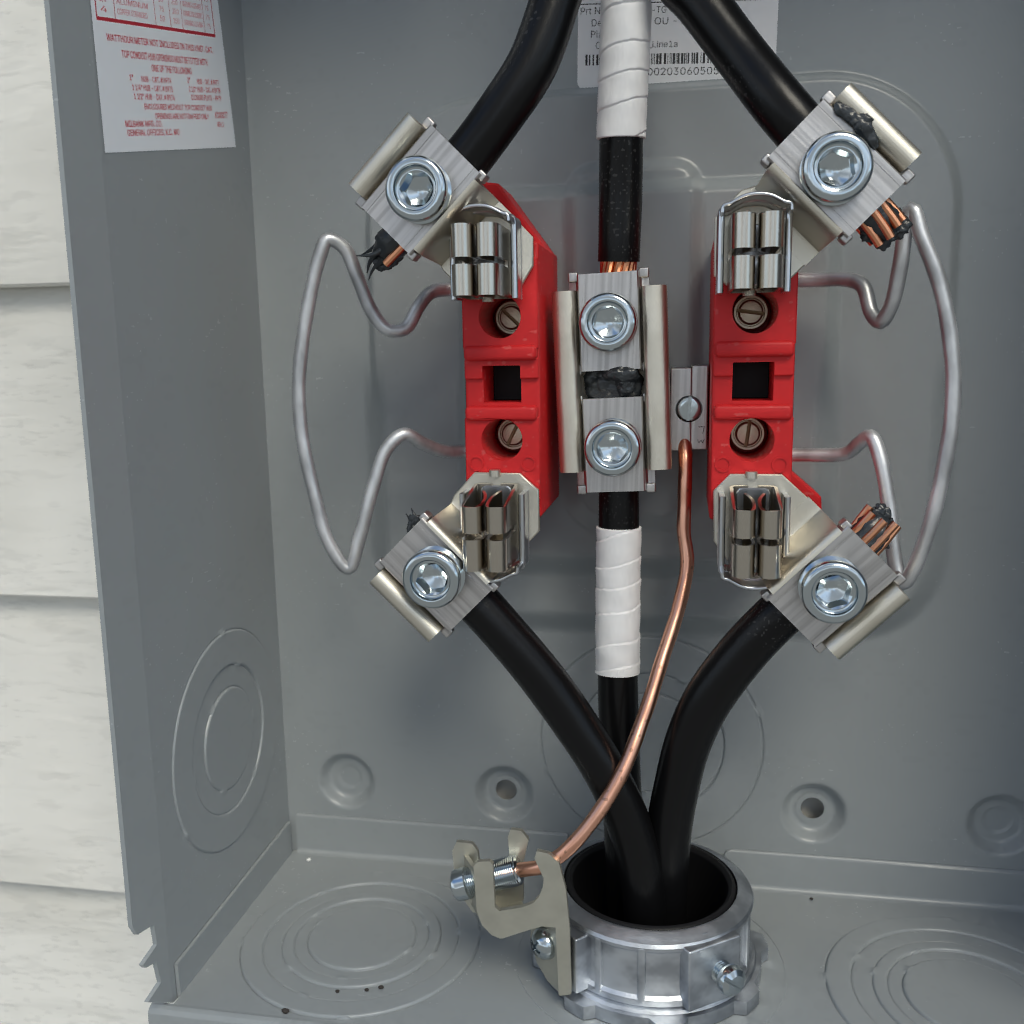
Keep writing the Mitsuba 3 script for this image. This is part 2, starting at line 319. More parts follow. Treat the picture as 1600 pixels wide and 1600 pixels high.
for x0, x1, h in ((3.6, 122, 17.3), (184.5, XR-3, 15.6)):
    fm = man(frame(extr(flange(x0, x1, h, 3.2 if x0 > 100 else .6), 1.5), (0, -0.1, 0), (1, 0, 0), (0, 0, 1), (0, -1, 0)))
    fm -= m3.Manifold.hull_points(np.array([(x, y, z) for x in (x0-5, x1+5) for y, z in ((-1.7, h-1.1), (-2.5, h-1.1), (-.5, h+.1), (-.5, h+2), (-2.5, h+2))]))
    obj('back_flange', fm, 'paint', fl, smooth=50)
    arc = [(-1.55 - 2.4*(1-math.cos(a)), 2.4*(1-math.sin(a))+.02) for a in np.linspace(0, PI/2, 8)]
    bend = Polygon([(-1.5, .01)] + arc)
    obj('floor_bend', frame(extr(bend, x1-x0-.6), (x0+.3, 0, 0), (0, 1, 0), (0, 0, 1), (1, 0, 0)), 'paint', fl, smooth=50)
sf = Polygon([(-2.5, -1.4), (-2.5, 14.2), (-97, 11.6), (-96.6, -1.4)])
obj('side_flange', frame(extr(sf, 1.3), (.25, 0, 0), (0, 1, 0), (0, 0, 1), (1, 0, 0)), 'paint', fl, smooth=20)
lip = LineString([(-101.4, -.7), (-102.6, -.5), (-103.6, -.9), (-104.2, -1.9), (-104.3, -4), (-104.3, -24)]).buffer(.7, cap_style=2)
obj('back_skirt', cbox(-1.4, XR+1.4, .2, 6, -15.4, -14.1, .2), 'paint', BOX)
obj('front_lip', frame(extr(lip, XR+6), (-5.8, 0, 0), (0, 1, 0), (0, 0, 1), (1, 0, 0)), 'paint', BOX, smooth=50)
for x, z in ((208.0, 230.8), (210.3, 182.2)):
    prof = [(0, 1.9), (1.2, 1.75), (2.2, 1.2), (2.75, 0.4), (2.8, -1)]
    obj('rivet', frame(lathe(prof, 32), (x, -10.5, z), (1, 0, 0), (0, 0, 1), (0, -1, 0)), 'paint', bp, smooth=True)

# ------------------------------------------------------------------ stickers with their writing
def bil(c, uv):                      # corners bl, br, tr, tl
    u, v = uv[:, :1], uv[:, 1:2]; c = np.array(c, float)
    return (1-u)*(1-v)*c[0] + u*(1-v)*c[1] + u*v*c[2] + (1-u)*v*c[3]
def lay(m, W, Hh, c, N, lift):       # flat local mm mesh on the quad, z along N
    v, f = arr(m); q = bil(c, np.c_[v[:, 0]/W, v[:, 1]/Hh]) + (v[:, 2:3] + lift)*np.array(N, float); return tri(q, f)
def text(s, x, y, h, width=None, bold=False, depth=.04):
    m = meshkit.text_mesh(s, h, depth, bold); v = np.array(m.vertices)
    if width: v[:, 0] *= width/max(v[:, 0].max(), 1e-6)
    return tri(v + [x, y, 0], m.faces)
def rect(x0, y0, x1, y1, d=.04): return extr(sbox(x0, y0, x1, y1), d)
# product label on the back panel: local 0..70 x 0..44
LB = [(127.2, -.02, 305.6), (196.2, -.02, 302.3), (197.0, -.02, 346.0), (128.0, -.02, 349.5)]
pl = thing('product_label', 'white product label with barcode and part number on the back panel behind the taped cable', 'label')
shape = sbox(0, 0, 69, 44).buffer(-3).buffer(3, 12)
def pll(m, lift): return lay(m, 69, 44, LB, (0, -1, 0), lift)
obj('film', pll(extr(shape, .12), 0), 'label_film', pl)
tx = [text('Prt Number:', .6, 25.4, 2.3), text('MB-OU2-TG', 14.2, 25.2, 2.3, 16.8), text('Desc:', 4.6, 21.4, 2.3), text('UTIL OU -TG', 17.5, 21.5, 2.3, 22.5), text('Plant:', 4.4, 17.6, 2.3), text('Cell:', 6.2, 13.8, 2.3), text('Main_Line1a', 18.4, 13.9, 2.1, 16.8),
      text('10020306050500', 22.4, 4.6, 2.5, 32.0)]
obj('lettering', pll(cat(*tx), .12), 'black_ink', pl, smooth=False)
obj('rule', pll(rect(.8, 28.6, 66, 28.95), .12), 'black_ink', pl, smooth=False)
bars = []; x = 2.8
while x < 54:
    bw = rng.choice([.26, .26, .5, .78]); bars.append(rect(x, 8.3, x+bw, 11.9)); x += bw + rng.choice([.26, .3, .5, .8])
obj('barcode', pll(cat(*bars), .12), 'black_ink', pl, smooth=False)
# instruction sticker on the left panel: local 0..86 (towards the back) x 0..64
LS = [(.12, -97.9, 271.8), (.12, -12.4, 290.2), (.12, -22.4, 356.0), (.12, -99.6, 336.8)]
isk = thing('instruction_sticker', 'white paper sticker with red printing and a ruled table on the left side panel', 'sticker')
def isl(m, lift): return lay(m, 86, 64, LS, (1, 0, 0), lift)
g = np.linspace(0, 1, 40); pts = np.array([(a*86, b*64, .25*math.sin(a*9+b*4)+.3) for a in g for b in g])
ii, jj = np.meshgrid(np.arange(39), np.arange(39), indexing='ij'); a = (ii*40+jj).ravel(); FF = np.vstack([np.stack([a, a+40, a+41], -1), np.stack([a, a+41, a+1], -1)])
obj('paper_sheet', isl(tri(pts*[1, 1, 0], FF), .1), 'paper', isk, smooth=True)
L1 = [('WATTHOUR METER NOT INCLUDED IN THIS UNIT. CAT.', 6.5, 30.3, 1.8, 70), ('ENCLOSURES WITHOUT TOP CONDUIT HUB', 24, 12.0, 1.6, 46), ('OPENINGS ARE BOTTOM FEED ONLY', 30, 9.3, 1.6, 37), ('MILBANK MFG. CO.', 12, 7.0, 1.7, 22), ('GENERAL OFFICES, K.C. MO', 12.6, 4.5, 1.7, 32), ('K100077', 72, 9.6, 2.0, 10), ('REV. 1', 73, 6.8, 1.6, 5)]
L2 = [('TOP CONDUIT HUB OPENINGS MUST BE FITTED WITH', 14, 26.2, 1.9, 57), ('ONE OF THE FOLLOWING', 31, 23.0, 1.9, 27), ('1"', 17, 20.0, 1.6, None), ('HUB - CAT. # 8974', 24, 19.8, 1.6, 19), ('1 1/4" HUB - CAT. # 8975', 18, 17.3, 1.6, 25.5), ('1 1/2" HUB - CAT. # 8976', 18.5, 14.8, 1.6, 25.5),
      ('2"', 54, 20.4, 1.6, None), ('HUB - CAT. # 8977', 61, 20.2, 1.6, 17), ('2 1/2" HUB - CAT. # 8978', 54.5, 17.7, 1.6, 24), ('CLOSURE PLATE - 8979', 55.5, 15.2, 1.6, 23)]
obj('lettering', isl(cat(*[text(s, x, y, h, wd, True) for s, x, y, h, wd in L1]), .16), 'red_ink', isk, smooth=False)
obj('lettering', isl(cat(*[text(s, x, y, h, wd, True) for s, x, y, h, wd in L2]), .16), 'red_ink', isk, smooth=False)
tb = [rect(2.2, 35.4, 80, 36.4), rect(2.2, 36.4, 2.7, 64), rect(79.5, 36.4, 80, 64)] + [rect(x, 36.4, x+.28, 64) for x in (12.5, 37, 47, 55.5, 72)]
obj('table_rules', isl(cat(*tb), .16), 'red_ink', isk, smooth=False)
rows = []
for r_ in range(8):
    y = 37.8 + r_*2.75
    rows += [text(random.choice(['1/0', '2/0', '4', '6']), 4.5, y, 1.6, 4), text(random.choice(['COPPER STRANDED', 'ALUMINUM', 'WIRE RANGE']), 14, y, 1.6, random.uniform(16, 21)), text(random.choice(['50', '45', '75']), 40, y, 1.6, 3.5), text(random.choice(['250', '375', '275']), 49, y, 1.6, 4.5),
             text(random.choice(['CONNECTOR SCREWS', 'NEUTRAL LUGS', 'GROUND LUG BAR']), 57, y, 1.6, 14), text('75', 74, y, 1.6, 3)]
obj('table_lettering', isl(cat(*rows), .16), 'pale_red_ink', isk, smooth=False)

# ------------------------------------------------------------------ red terminal blocks
def terminal_block(cx, sg, label, screw_rot, low=25.5, top=0.0):
    t = thing('terminal_block', label, 'terminal block', 'red plastic terminal blocks')
    def hull_xz(pts, y0, y1, b=.8):
        return man(frame(chamfer_extr([(cx + sg*x, z) for x, z in pts], y1-y0, b), (0, y1, 0), (1, 0, 0), (0, 0, 1), (0, -1, 0)))
    m = cbox(cx-12.4, cx+12.4, -57.6, -12.2, 159, 247, 1.0)
    m += cbox(cx-12.3, cx+12.3, -60.0, -50, 213.6, 242, .7) + cbox(cx-12.3, cx+12.3, -60.0, -50, 165, 192.2, .7)
    m += cbox(cx-11.8, cx+11.8, -61.8, -50, 210.2, 215.0, 1.3) + cbox(cx-11.8, cx+11.8, -61.8, -50, 191.0, 195.8, 1.3)
    m += cbox(cx-12.1, cx+12.1, -59.2, -50, 204.3, 211, .6)
    m += hull_xz([(-12.4, 238), (12.4, 233), (12.4, 246), (-3.6, 268-top), (-10.6, 269-top), (-17.0, 262-top)], -40.0, -13.4)
    m += hull_xz([(-12.4, 174), (12.4, 174), (12.4, 161), (-3.6, 139.4), (-10.6, 138.4), (-low, 156), (-low+.5, 163)], -33.0, -13.4)
    for s in (-1, 1): m += man(frame(extr(Point(0, 0).buffer(2.5, 24).difference(Point(0, 0).buffer(1.9, 24)), .6), (cx+s*8.6, -59.9, 177.2), (1, 0, 0), (0, 0, 1), (0, -1, 0)))
    m -= cbox(cx-6.2, cx+6.2, -70, -22, 196.7, 208.6, .3)
    for z in (224.0, 184.8): m -= man(frame(trimesh.creation.cylinder(6.8, 50, sections=64), (cx, -56, z), (1, 0, 0), (0, 0, 1), (0, -1, 0)))
    obj('body', m, 'red_plastic', t, smooth=28)
    obj('slot_insert', cbox(cx-6.1, cx+6.1, -41, -24, 196.8, 208.5, .2), 'black_pvc', t)
    for z, rot in zip((224.3, 184.9), screw_rot):
        base = man(lathe([(0, -8), (5.9, -8), (5.9, -.8), (5.3, 0), (4.6, 0), (4.35, -.6), (4.1, -.6), (3.9, .5), (3.4, .85), (2.0, .95), (0, 1.0), (0, -8)], 48))
        base -= m3.Manifold.hull_points(np.array([(x, y, z) for x in (-4.4, 4.4) for y, z in ((-.62, 3), (.62, 3), (-.62, -.5), (.62, -.5), (.15, -1.3))]))
        c, s = math.cos(rot), math.sin(rot)
        obj('slotted_screw', frame(base, (cx, -39, z), (c, 0, s), (-s, 0, c), (0, -1, 0)), 'brass_screw', t)
    return t
terminal_block(108.7, 1, 'red plastic terminal block left of the neutral lug', (-.75, 1.1), 14.5)
terminal_block(187.5, -1, 'red plastic terminal block right of the neutral lug, beside the small ground lug', (-.15, 1.45), 25.5, 8.0)

# ------------------------------------------------------------------ jaw terminals with lay-in lugs
def set_screw(h0=-6.0, h1=8.0, seed=0):
    R = 9.2; prof = [(0, h0), (R-.7, h0)]; z = h0
    while z < h1-3.4:                       # thread
        prof += [(R, z+.45), (R-.65, z+1.0)]; z += 1.1
    prof += [(R, h1-2.6), (R, h1-1.5), (R-.25, h1-.8), (R-.8, h1-.25), (R-1.5, h1), (R-2.4, h1), (R-2.8, h1-.12), (R-3.1, h1-.5), (R-3.3, h1-1.6), (R-3.7, h1-1.75), (0, h1-1.75), (0, h0)]
    m = man(lathe(prof, 72))
    hexa = [(5.1*math.cos(k*PI/3), 5.1*math.sin(k*PI/3)) for k in range(6)]
    m -= man(extr(hexa, 12, h1-8.4))
    m -= man(lathe([(0, h1-2.5), (4.3, h1-2.5), (5.3, h1-1.6), (5.3, h1-1), (0, h1-1), (0, h1-2.5)], 48))
    m -= man(lathe([(0, h1-9.5), (2.2, h1-9.5), (4.4, h1-8.35), (4.4, h1-8.2), (0, h1-8.2), (0, h1-9.5)], 36))
    return m
SCREW = set_screw()
def smooth_line(P, n=4):
    P = [np.array(p, float) for p in P]
    for _ in range(n):
        Q = [P[0]]
        for a, b in zip(P[:-1], P[1:]): Q += [a*.75+b*.25, a*.25+b*.75]
        P = Q + [P[-1]]
    return P
NV = (0, -1, 0)
def lug_channel(half, s_in, s_out, ext):
    P1 = smooth_line([(ext, .2), (-s_in-4.6, .2), (-s_in-2.6, 1.2), (-s_in-1.5, 12), (-s_in-1.0, 17.5), (-s_in-.2, 19.8), (-s_in+1.0, 20.0)], 3)
    P2 = smooth_line([(-s_in-5.5, .2), (s_out-.5, .2), (s_out+1.4, .2), (s_out+1.5, 3.0), (s_out+1.7, 15.5), (s_out+1.0, 19.3), (s_out-2.9, 19.3), (s_out-3.6, 14.2)], 3)
    shp = LineString(P1).buffer(1.15, cap_style=2).union(LineString(P2).buffer(1.15, cap_style=2))
    m = extr(shp, 2*half, -half)           # (s, n) -> z is t
    return m
def clamp_block(sw, half, inner=True):       # local (s, n, t); the screw hole is drilled at the origin
    a = 3.2 if inner else .2; off = 0 if inner else .7
    T_ = Polygon([(-sw-a, 10.6), (sw+3.2, 10.6), (sw+3.2, 14.0), (sw+.9, 14.6), (sw+.3, 15.4), (sw, 18.6), (sw-.4, 19.0), (-sw+.4, 19.0), (-sw, 18.6), (-sw-min(a, .3), 15.4), (-sw-min(a, .9), 14.6), (-sw-a, 14.0)])
    m = man(extr(T_, 2*half, -half))
    for sx in ((-1, 1) if inner else (1,)):
        for sz in (-1, 1): m += cbox(sx*(sw+1.7)-1.6, sx*(sw+1.7)+1.6, 12.6, 15.8, sz*(half-.5)-1.6, sz*(half-.5)+1.6, .5)
    if not inner:
        for sz in (-1, 1): m += cbox(-sw-1.4, -sw+1.4, 12.6, 17.6, sz*(half-.3)-1.4, sz*(half-.3)+1.4, .5)
    for sx in (-1, 1): m -= cbox(sx*(sw-2.4)-.14, sx*(sw-2.4)+.14, 18.75, 20, -half-3, half+3, .03)
    m -= man(frame(trimesh.creation.cylinder(8.0, 20, sections=48), (-off, 18, 0), (1, 0, 0), (0, 0, 1), (0, 1, 0)))
    v, f = arr(m); return tri(v + [off, 0, 0], f)
def jaw_terminal(jx, jz, O, sx, sz, label, alum, screw_h, rot, oct_pts):
    """jx, jz: jaw centre; O: screw centre in xz; s axis points outwards along the diagonal"""
    t = thing('jaw_terminal', label, 'meter jaw terminal', 'meter jaw terminals with cable lugs')
    S = np.array([sx*R2, 0, sz*R2]); Tt = np.array([R2, 0, -sx*sz*R2]); Yb = -60.1
    O3 = np.array([O[0], Yb-1.1, O[1]])
    def loc(s, tt): q = O3 + s*S + tt*Tt; return (q[0], q[2])
    pts = list(oct_pts) + [loc(-13.0, -13.2), loc(-13.0, 13.2)]
    poly = Polygon(shapely.MultiPoint(pts).convex_hull)
    plate = chamfer_extr(list(poly.exterior.coords)[:-1], 2.2, .35)
    pm = frame(plate, (0, Yb, 0), (1, 0, 0), (0, 0, 1), NV)
    bump = frame(trimesh.creation.cylinder(1.9, 2.0, sections=32), (jx-.6, Yb-2.4, jz + (-10.5 if jz > 200 else 16.5)), (1, 0, 0), (0, 1, 0), (0, 0, 1))
    bk = obj('bus_plate', cat(pm, bump), 'tin_plate', t, smooth=35)
    ch = frame(lug_channel(13.3, 10.6, 16.2, -20), O3, S, NV, Tt)
    obj('lug_channel', ch, 'tin_plate', bk, smooth=40)
    obj('clamp_block', frame(clamp_block(10.3, 15.6, False), O3, S, NV, Tt), alum, t, smooth=25)
    c, s = math.cos(rot), math.sin(rot)
    obj('clamp_screw', frame(SCREW, O3 + np.array([0, -1, 0])*(18.0+screw_h-7.0), c*S + s*Tt, -s*S + c*Tt, NV), 'bright_zinc', t, smooth=32)
    # spring jaw: two folded leaves, each split by a slot
    prof = smooth_line([(1.5, 1.0), (6.6, 1.0), (6.7, 4), (6.6, 18), (6.5, 22.2), (4.6, 24.2), (2.6, 24.0), (1.0, 22.0), (.75, 18), (1.0, 13), (2.8, 8)], 3)
    shp = LineString(prof).buffer(.5, cap_style=2); up = jz > 200
    z0, z1 = (jz-10.7, jz+(9.6 if up else 9.2)); zs = jz + (-.8 if up else 0)
    leaf_full = extr(shp.intersection(sbox(-20, -5, 20, 7.0)), z1-z0, z0)
    for side in (1, -1):
        parts = [frame(leaf_full, (jx, Yb-2.2, 0), (side, 0, 0), NV, (0, 0, 1))]
        for a, b in ((z0, zs-1.0), (zs+1.0, z1)):
            parts.append(frame(extr(shp.intersection(sbox(-20, 6.9, 20, 40)), b-a, a), (jx, Yb-2.2, 0), (side, 0, 0), NV, (0, 0, 1)))
        lf = cat(*parts); v = lf.vertices.copy()
        if not up:                              # the leaves' upper edges are cut on a slant, tallest at the base
            nn = np.clip((Yb-2.2 - v[:, 1])/22.0, 0, 1); top = v[:, 2] > zs+4; v[top, 2] += 4.2*(1-nn[top])
        obj('jaw_leaf', tri(v, lf.faces), 'jaw_plate', t, smooth=40)
    d = 1 if up else -1
    path = smooth_line([(-9.5, -11.0), (-9.5, 10), (-9.4, 12.6), (-7.2, 12.8), (-6.2, 13.6), (-3.6, 15.0), (0, 15.4), (3.6, 15.0), (6.2, 13.6), (7.2, 12.8), (9.4, 12.6), (9.5, 10), (9.5, -11.0)], 3)
    cl = extr(LineString(path).buffer(.8, cap_style=2, join_style=1), 8.6, .2)
    rim = [tube(np.array([(q[0], q[1], zz) for q in path]), 1.0, 12) for zz in (0.6, 8.6)]      # rolled long edges
    hoop = smooth_line([(-9.45, 10.6), (-9.3, 12.5), (-7.4, 12.8), (-6.2, 13.5), (-3.6, 14.9), (0, 15.4), (3.6, 14.9), (6.2, 13.5), (7.4, 12.8), (9.3, 12.5), (9.45, 10.6)], 2)
    cl = cat(cl, *rim, extr(LineString(hoop).buffer(.55, cap_style=2), 8.0, 9.0), tube(np.array([(q[0], q[1], 17.0) for q in hoop]), .6, 12))
    obj('spring_clip', frame(cl, (jx, Yb-2.4, jz), (1, 0, 0), (0, 0, d), NV), 'clip_steel', t, smooth=40)
    tongue = chamfer_extr(list(sbox(-5.2, -9, 5.2, 8.6 if up else 12.6).buffer(-2).buffer(2.0, 4).exterior.coords)[:-1], 1.6, .4)
    obj('spring_tongue', frame(tongue, (jx, Yb-2.6, jz), (1, 0, 0), (0, 0, -d), NV), 'clip_steel', t, smooth=35)
    return t
jaw_terminal(106.2, 240.0, (89.9, 259.7), -1, 1, 'meter jaw terminal at upper left of the red blocks, its lug tilted upward left', 'aluminium_a', 7.5, .3,
             [(120.0, 239.2), (120.0, 247.8), (108.6, 259.7), (114.5, 230.4), (99.8, 230.0), (91.2, 238.5)])
jaw_terminal(186.0, 239.8, (206.1, 260.1), 1, 1, 'meter jaw terminal at upper right, its lug smeared with dark compound', 'aluminium_b', 7.0, .12,
             [(175.0, 234.5), (174.8, 251.4), (182.4, 258.9), (181.4, 229.6), (194.5, 230.2)])
jaw_terminal(107.3, 157.8, (91.1, 144.5), -1, -1, 'meter jaw terminal at lower left, beneath the left red block', 'aluminium_b', 8.5, .45,
             [(99.8, 174.4), (114.8, 174.2), (120.8, 168.8), (121.0, 155.3), (113.5, 147.5), (92.9, 167.0)])
jaw_terminal(188.0, 157.8, (209.4, 144.0), 1, -1, 'meter jaw terminal at lower right, beneath the right red block', 'aluminium_a', 9.0, .05,
             [(176.1, 169.1), (181.1, 174.4), (196.6, 174.4), (176.4, 153.2), (181.0, 146.6)])

# neutral lug in the middle
nl = thing('neutral_lug', 'silver double lug with two hex socket screws standing between the red blocks', 'lug')
ta = math.radians(2.2); S = np.array([math.cos(ta), 0, math.sin(ta)]); U = np.array([-math.sin(ta), 0, math.cos(ta)])
ON = np.array([143.2, -29.6, 203.0])
P = smooth_line([(-15.0, 14.0), (-14.2, 19.4), (-16.6, 19.6), (-17.4, 15.5), (-17.4, 3.0), (-17.0, .2), (-14.0, .2), (14.0, .2), (17.0, .2), (17.4, 3.0), (17.4, 15.5), (16.6, 19.6), (11.9, 19.4), (12.4, 14.0)], 2)
P = smooth_line([(-11.4, 14.0), (-11.6, 19.2), (-13.6, 19.8), (-17.4, 19.2), (-17.6, 15.5), (-17.6, 3.0), (-17.2, .2), (-14.0, .2), (14.0, .2), (17.2, .2), (17.6, 3.0), (17.6, 15.5), (17.4, 19.2), (13.6, 19.8), (11.6, 19.2), (11.4, 14.0)], 3)
obj('base_channel', frame(extr(LineString(P).buffer(1.0, cap_style=2), 59, -29.5), ON, S, NV, U), 'tin_plate', nl, smooth=40)
obj('pedestal', frame(cbox(-9, 9, -15.5, -1.2, -22, 22, .6), ON, S, NV, U), 'tin_plate', nl)
for zc, r_, hh in ((19.0, .2, 7.6), (-21.0, .9, 8.2)):
    obj('clamp_block', frame(clamp_block(9.8, 15.5), ON + U*zc, S, NV, U), 'aluminium_v', nl, smooth=25)
    c, s = math.cos(r_), math.sin(r_)
    obj('clamp_screw', frame(SCREW, ON + U*(zc-.3) + np.array([0, -1, 0])*(18.0+hh-7.0), c*S+s*U, -s*S+c*U, NV), 'bright_zinc', nl, smooth=32)

# small ground lug
gl = thing('ground_lug', 'small aluminium ground lug with a slotted screw beside the neutral lug', 'lug')
gb = cbox(162.0, 169.2, -34.0, -16, 178.6, 206.6, .5) + cbox(169.0, 174.6, -33.6, -16, 179.0, 207.4, .5) + cbox(163.5, 170, -15, -12, 184, 201, .3)
gb -= man(frame(trimesh.creation.cylinder(4.5, 12, sections=48), (168.3, -34, 192.9), (1, 0, 0), (0, 0, 1), NV))
obj('body', gb, 'aluminium_v', gl)
gs = man(lathe([(0, -9), (4.15, -9), (4.15, -.9), (3.7, -.2), (3.0, 0), (0, 0), (0, -9)], 40)); gs -= cbox(-.55, .55, -6, 6, -2.0, 3, .05)
obj('slotted_screw', frame(gs, (168.3, -34.6, 192.9), (.995, 0, -.08), (.08, 0, .995), NV), 'bright_zinc', gl)
mk = [LineString([(0, 0), (.5, 2.3)]), LineString([(.5, 2.3), (-1.3, 2.2)]), LineString([(-1.6, -2.2), (-1.2, -3.2), (-.5, -2.3), (0, -3.2), (.6, -1.9)])]
obj('scribed_mark', frame(cat(*[extr(q.buffer(.11), .06) for q in mk]), (173.0, -33.56, 184.6), (1, 0, 0), (0, 0, 1), NV), 'black_ink', gl, smooth=False)

# ------------------------------------------------------------------ cables
def strands(k, C, r0, n, seed, rs=1.25, twist=.02, flare=.0, jitter=2.0, name='copper_strand'):
    t, A, B = frames(C); s = np.r_[0, np.cumsum(np.linalg.norm(np.diff(C, axis=0), axis=1))]; g = np.random.default_rng(seed)
    for q in range(n):
        ph = 2*PI*q/n + g.uniform(-.1, .1); cut = max(4, len(C) - int(g.uniform(0, jitter)/max(s[-1]/len(C), .2)))
        rr = r0*(1 + flare*(s/s[-1])**2*g.uniform(.3, 1.2))
        P_ = C + rr[:, None]*(np.cos(ph+twist*s)[:, None]*A + np.sin(ph+twist*s)[:, None]*B)
        obj(name, tube(P_[:cut], rs, 10), 'strand_copper', k)
def cable(name, label, P, r, jacket_end=None, stub=None, seed=0, nst=8, tapes=(), cat_='cable', group=None):
    k = thing(name, label, cat_, group)
    C = spline(P, 1.6)
    s = np.r_[0, np.cumsum(np.linalg.norm(np.diff(C, axis=0), axis=1))]
    n = len(C) if jacket_end is None else int(np.argmin(np.linalg.norm(C-np.array(jacket_end), axis=1)))
    J = C[:n+1]
    def rad(ss, th): return .12*np.sin(ss*.11+th*2+seed) + .10*np.sin(ss*.031+seed*2)
    obj('jacket', tube(J, r, 40, rad), 'black_jacket', k, smooth=45)
    for a, b in tapes:
        ia = int(np.argmin(np.linalg.norm(C-np.array(a), axis=1))); ib = int(np.argmin(np.linalg.norm(C-np.array(b), axis=1))); D = C[min(ia, ib):max(ia, ib)+1]
        D = spline(np.vstack([D[:-3:6], D[-1:]]), .35)
        dirn = 1 if a[2] > b[2] else -1
        def tr(ss, th, q=seed):
            turn = ss/9.2 - th/(2*PI) + .12*np.sin(ss*.2+q) + .05*np.sin(th*2+ss*.13); fr = turn - np.floor(turn)
            return .45 + .26*fr - .22*np.exp(-(fr/.045)**2) + .06*np.sin(th*3+ss*.5) + .05*np.sin(ss*.9+th)
        obj('white_tape', tube(D, r+.25, 72, tr), 'white_tape', k, smooth=60)
    if stub is not None:
        S_ = spline(stub, 1.0)
        def crad(ss, th): return 2.6*(meshkit.fbm(np.stack([ss*.30+0*th+seed*7, np.cos(th)*1.6+0*ss, np.sin(th)*1.6+0*ss], -1), 3, seed)-.55)
        obj('compound_core', tube(S_, np.interp(np.linspace(0, 1, len(S_)), [0, .6, .9, 1], [5.2, 5.9, 5.2, 3.0]), 24, crad), 'compound', k, smooth=True)
        strands(k, S_, 4.7, nst, seed+3, 1.25, .02, .05)
        e = S_[-1]; tl = S_[-1]-S_[-6]; tl /= np.linalg.norm(tl)
        if nst < 4:                             # greasy points of compound drawn out past the strands
            g = np.random.default_rng(seed+60); tails = []
            for q in range(6):
                b0 = e - tl*g.uniform(4, 8) + np.array([g.uniform(-4, 4), g.uniform(-3, 1), g.uniform(-4, 4)]); d1 = tl + g.uniform(-.45, .45, 3)
                P_ = spline([b0, b0+d1*4, b0+d1*8 + g.uniform(-1.0, 1.0, 3), b0+d1*11 + np.array([g.uniform(-2.5, 1), 0, g.uniform(-1, 2)])], .5)
                tails.append(tube(P_, np.linspace(1.7, .15, len(P_)), 10))
            obj('compound_tails', cat(*tails), 'compound', k, smooth=True)
        e = S_[-1]; tl = S_[-1]-S_[-6]; tl /= np.linalg.norm(tl); g = np.random.default_rng(seed+40); off = [e - tl*g.uniform(0, 7) + g.uniform(-3.2, 3.2, 3) for _ in range(9)]
        obj('compound_tips', cat(*[lumpy(o_, tuple(1.3 + np.abs(tl)*2.6), seed*5+q, .6, .7, 3) for q, o_ in enumerate(off)]), 'compound', k, smooth=True)
    return k
cable('power_cable', 'black cable running from the top into the upper left lug', [(132, -55, 432), (131.8, -60, 345), (130.6, -62, 322.9), (127.9, -64, 314.6), (121.3, -67, 296.6), (111.4, -69, 282.3), (102.4, -69.5, 271.5), (97, -69.5, 266), (90, -69.5, 259)], 7.4,
      (99.5, -69.5, 268.6), [(98, -69.5, 267), (90, -69.5, 260), (83.5, -69.5, 253.6), (79.0, -69.0, 248.5), (75.5, -68.5, 245.0), (73.6, -68, 243.2)], 1, nst=2)
cable('power_cable', 'black cable running from the top into the upper right lug', [(160, -50, 432), (160.5, -52, 345), (162.4, -55, 322.9), (169.4, -57, 313.8), (181.9, -62, 295.7), (191.6, -68, 281.4), (196.9, -69.5, 274.7), (201, -69.5, 269.5), (206, -69.5, 262)], 7.3,
      (199.5, -69.5, 271.3), [(200, -69.5, 270.0), (207.0, -69.5, 261.5), (214.0, -69.5, 254.3), (218.4, -69.5, 249.6), (222.0, -69.2, 245.6), (223.6, -69, 243.6)], 2)
kn = cable('power_cable', 'black cable with white tape running from the top into the upper neutral lug', [(150, -50, 432), (148.2, -47, 345), (147.8, -46, 327.3), (147.6, -46, 319.1), (146.8, -45, 300.9), (145.9, -43, 282.4), (145.6, -41, 263.2), (145.0, -40, 243.3), (144.4, -38.5, 230), (143.4, -38, 215)], 7.0,
      (145.0, -40.3, 241.6), None, 3, tapes=[((147.8, -46, 345), (146.0, -43.2, 279.9))])
strands(kn, spline([(145.1, -40.4, 243.5), (144.9, -40, 241.0), (144.6, -39, 236.5), (144.2, -38.6, 229.0)], 1.0), 4.7, 12, 5, 1.35, .05)
cable('power_cable', 'black cable running from the lower left lug into the conduit', [(156.5, -61, -30), (156.2, -63, 5), (156.0, -64, 23.8), (154.2, -65, 42.9), (149.9, -66, 59.2), (142.6, -67, 76.2), (132.2, -68, 93.7), (120.9, -69, 110), (105.6, -69.5, 128.4), (99, -69.5, 135.6), (90, -69.5, 145)], 7.4,
      (101.5, -69.5, 133.0), [(100, -69.5, 134.6), (92, -69.5, 143.8), (86.2, -69.5, 150.6), (84.2, -69, 153.4), (82.6, -69, 156.0)], 4, nst=3)
cable('power_cable', 'black cable running from the lower right lug into the conduit', [(163.5, -54, -30), (162.9, -56, 5), (162.7, -58, 27.8), (163.5, -60, 52.6), (165.9, -62, 69.8), (169.4, -64, 86.5), (175.2, -66, 101.8), (185.7, -68, 118.8), (195.3, -69.5, 130.8), (201, -69.5, 136.4), (209, -69.5, 144)], 7.5,
      (199.0, -69.5, 134.5), [(200, -69.5, 135.4), (208, -69.5, 143.0), (215.5, -69.5, 150.3), (220.5, -69.5, 156.0), (224.0, -69.2, 160.8), (225.6, -69, 163.0)], 5)
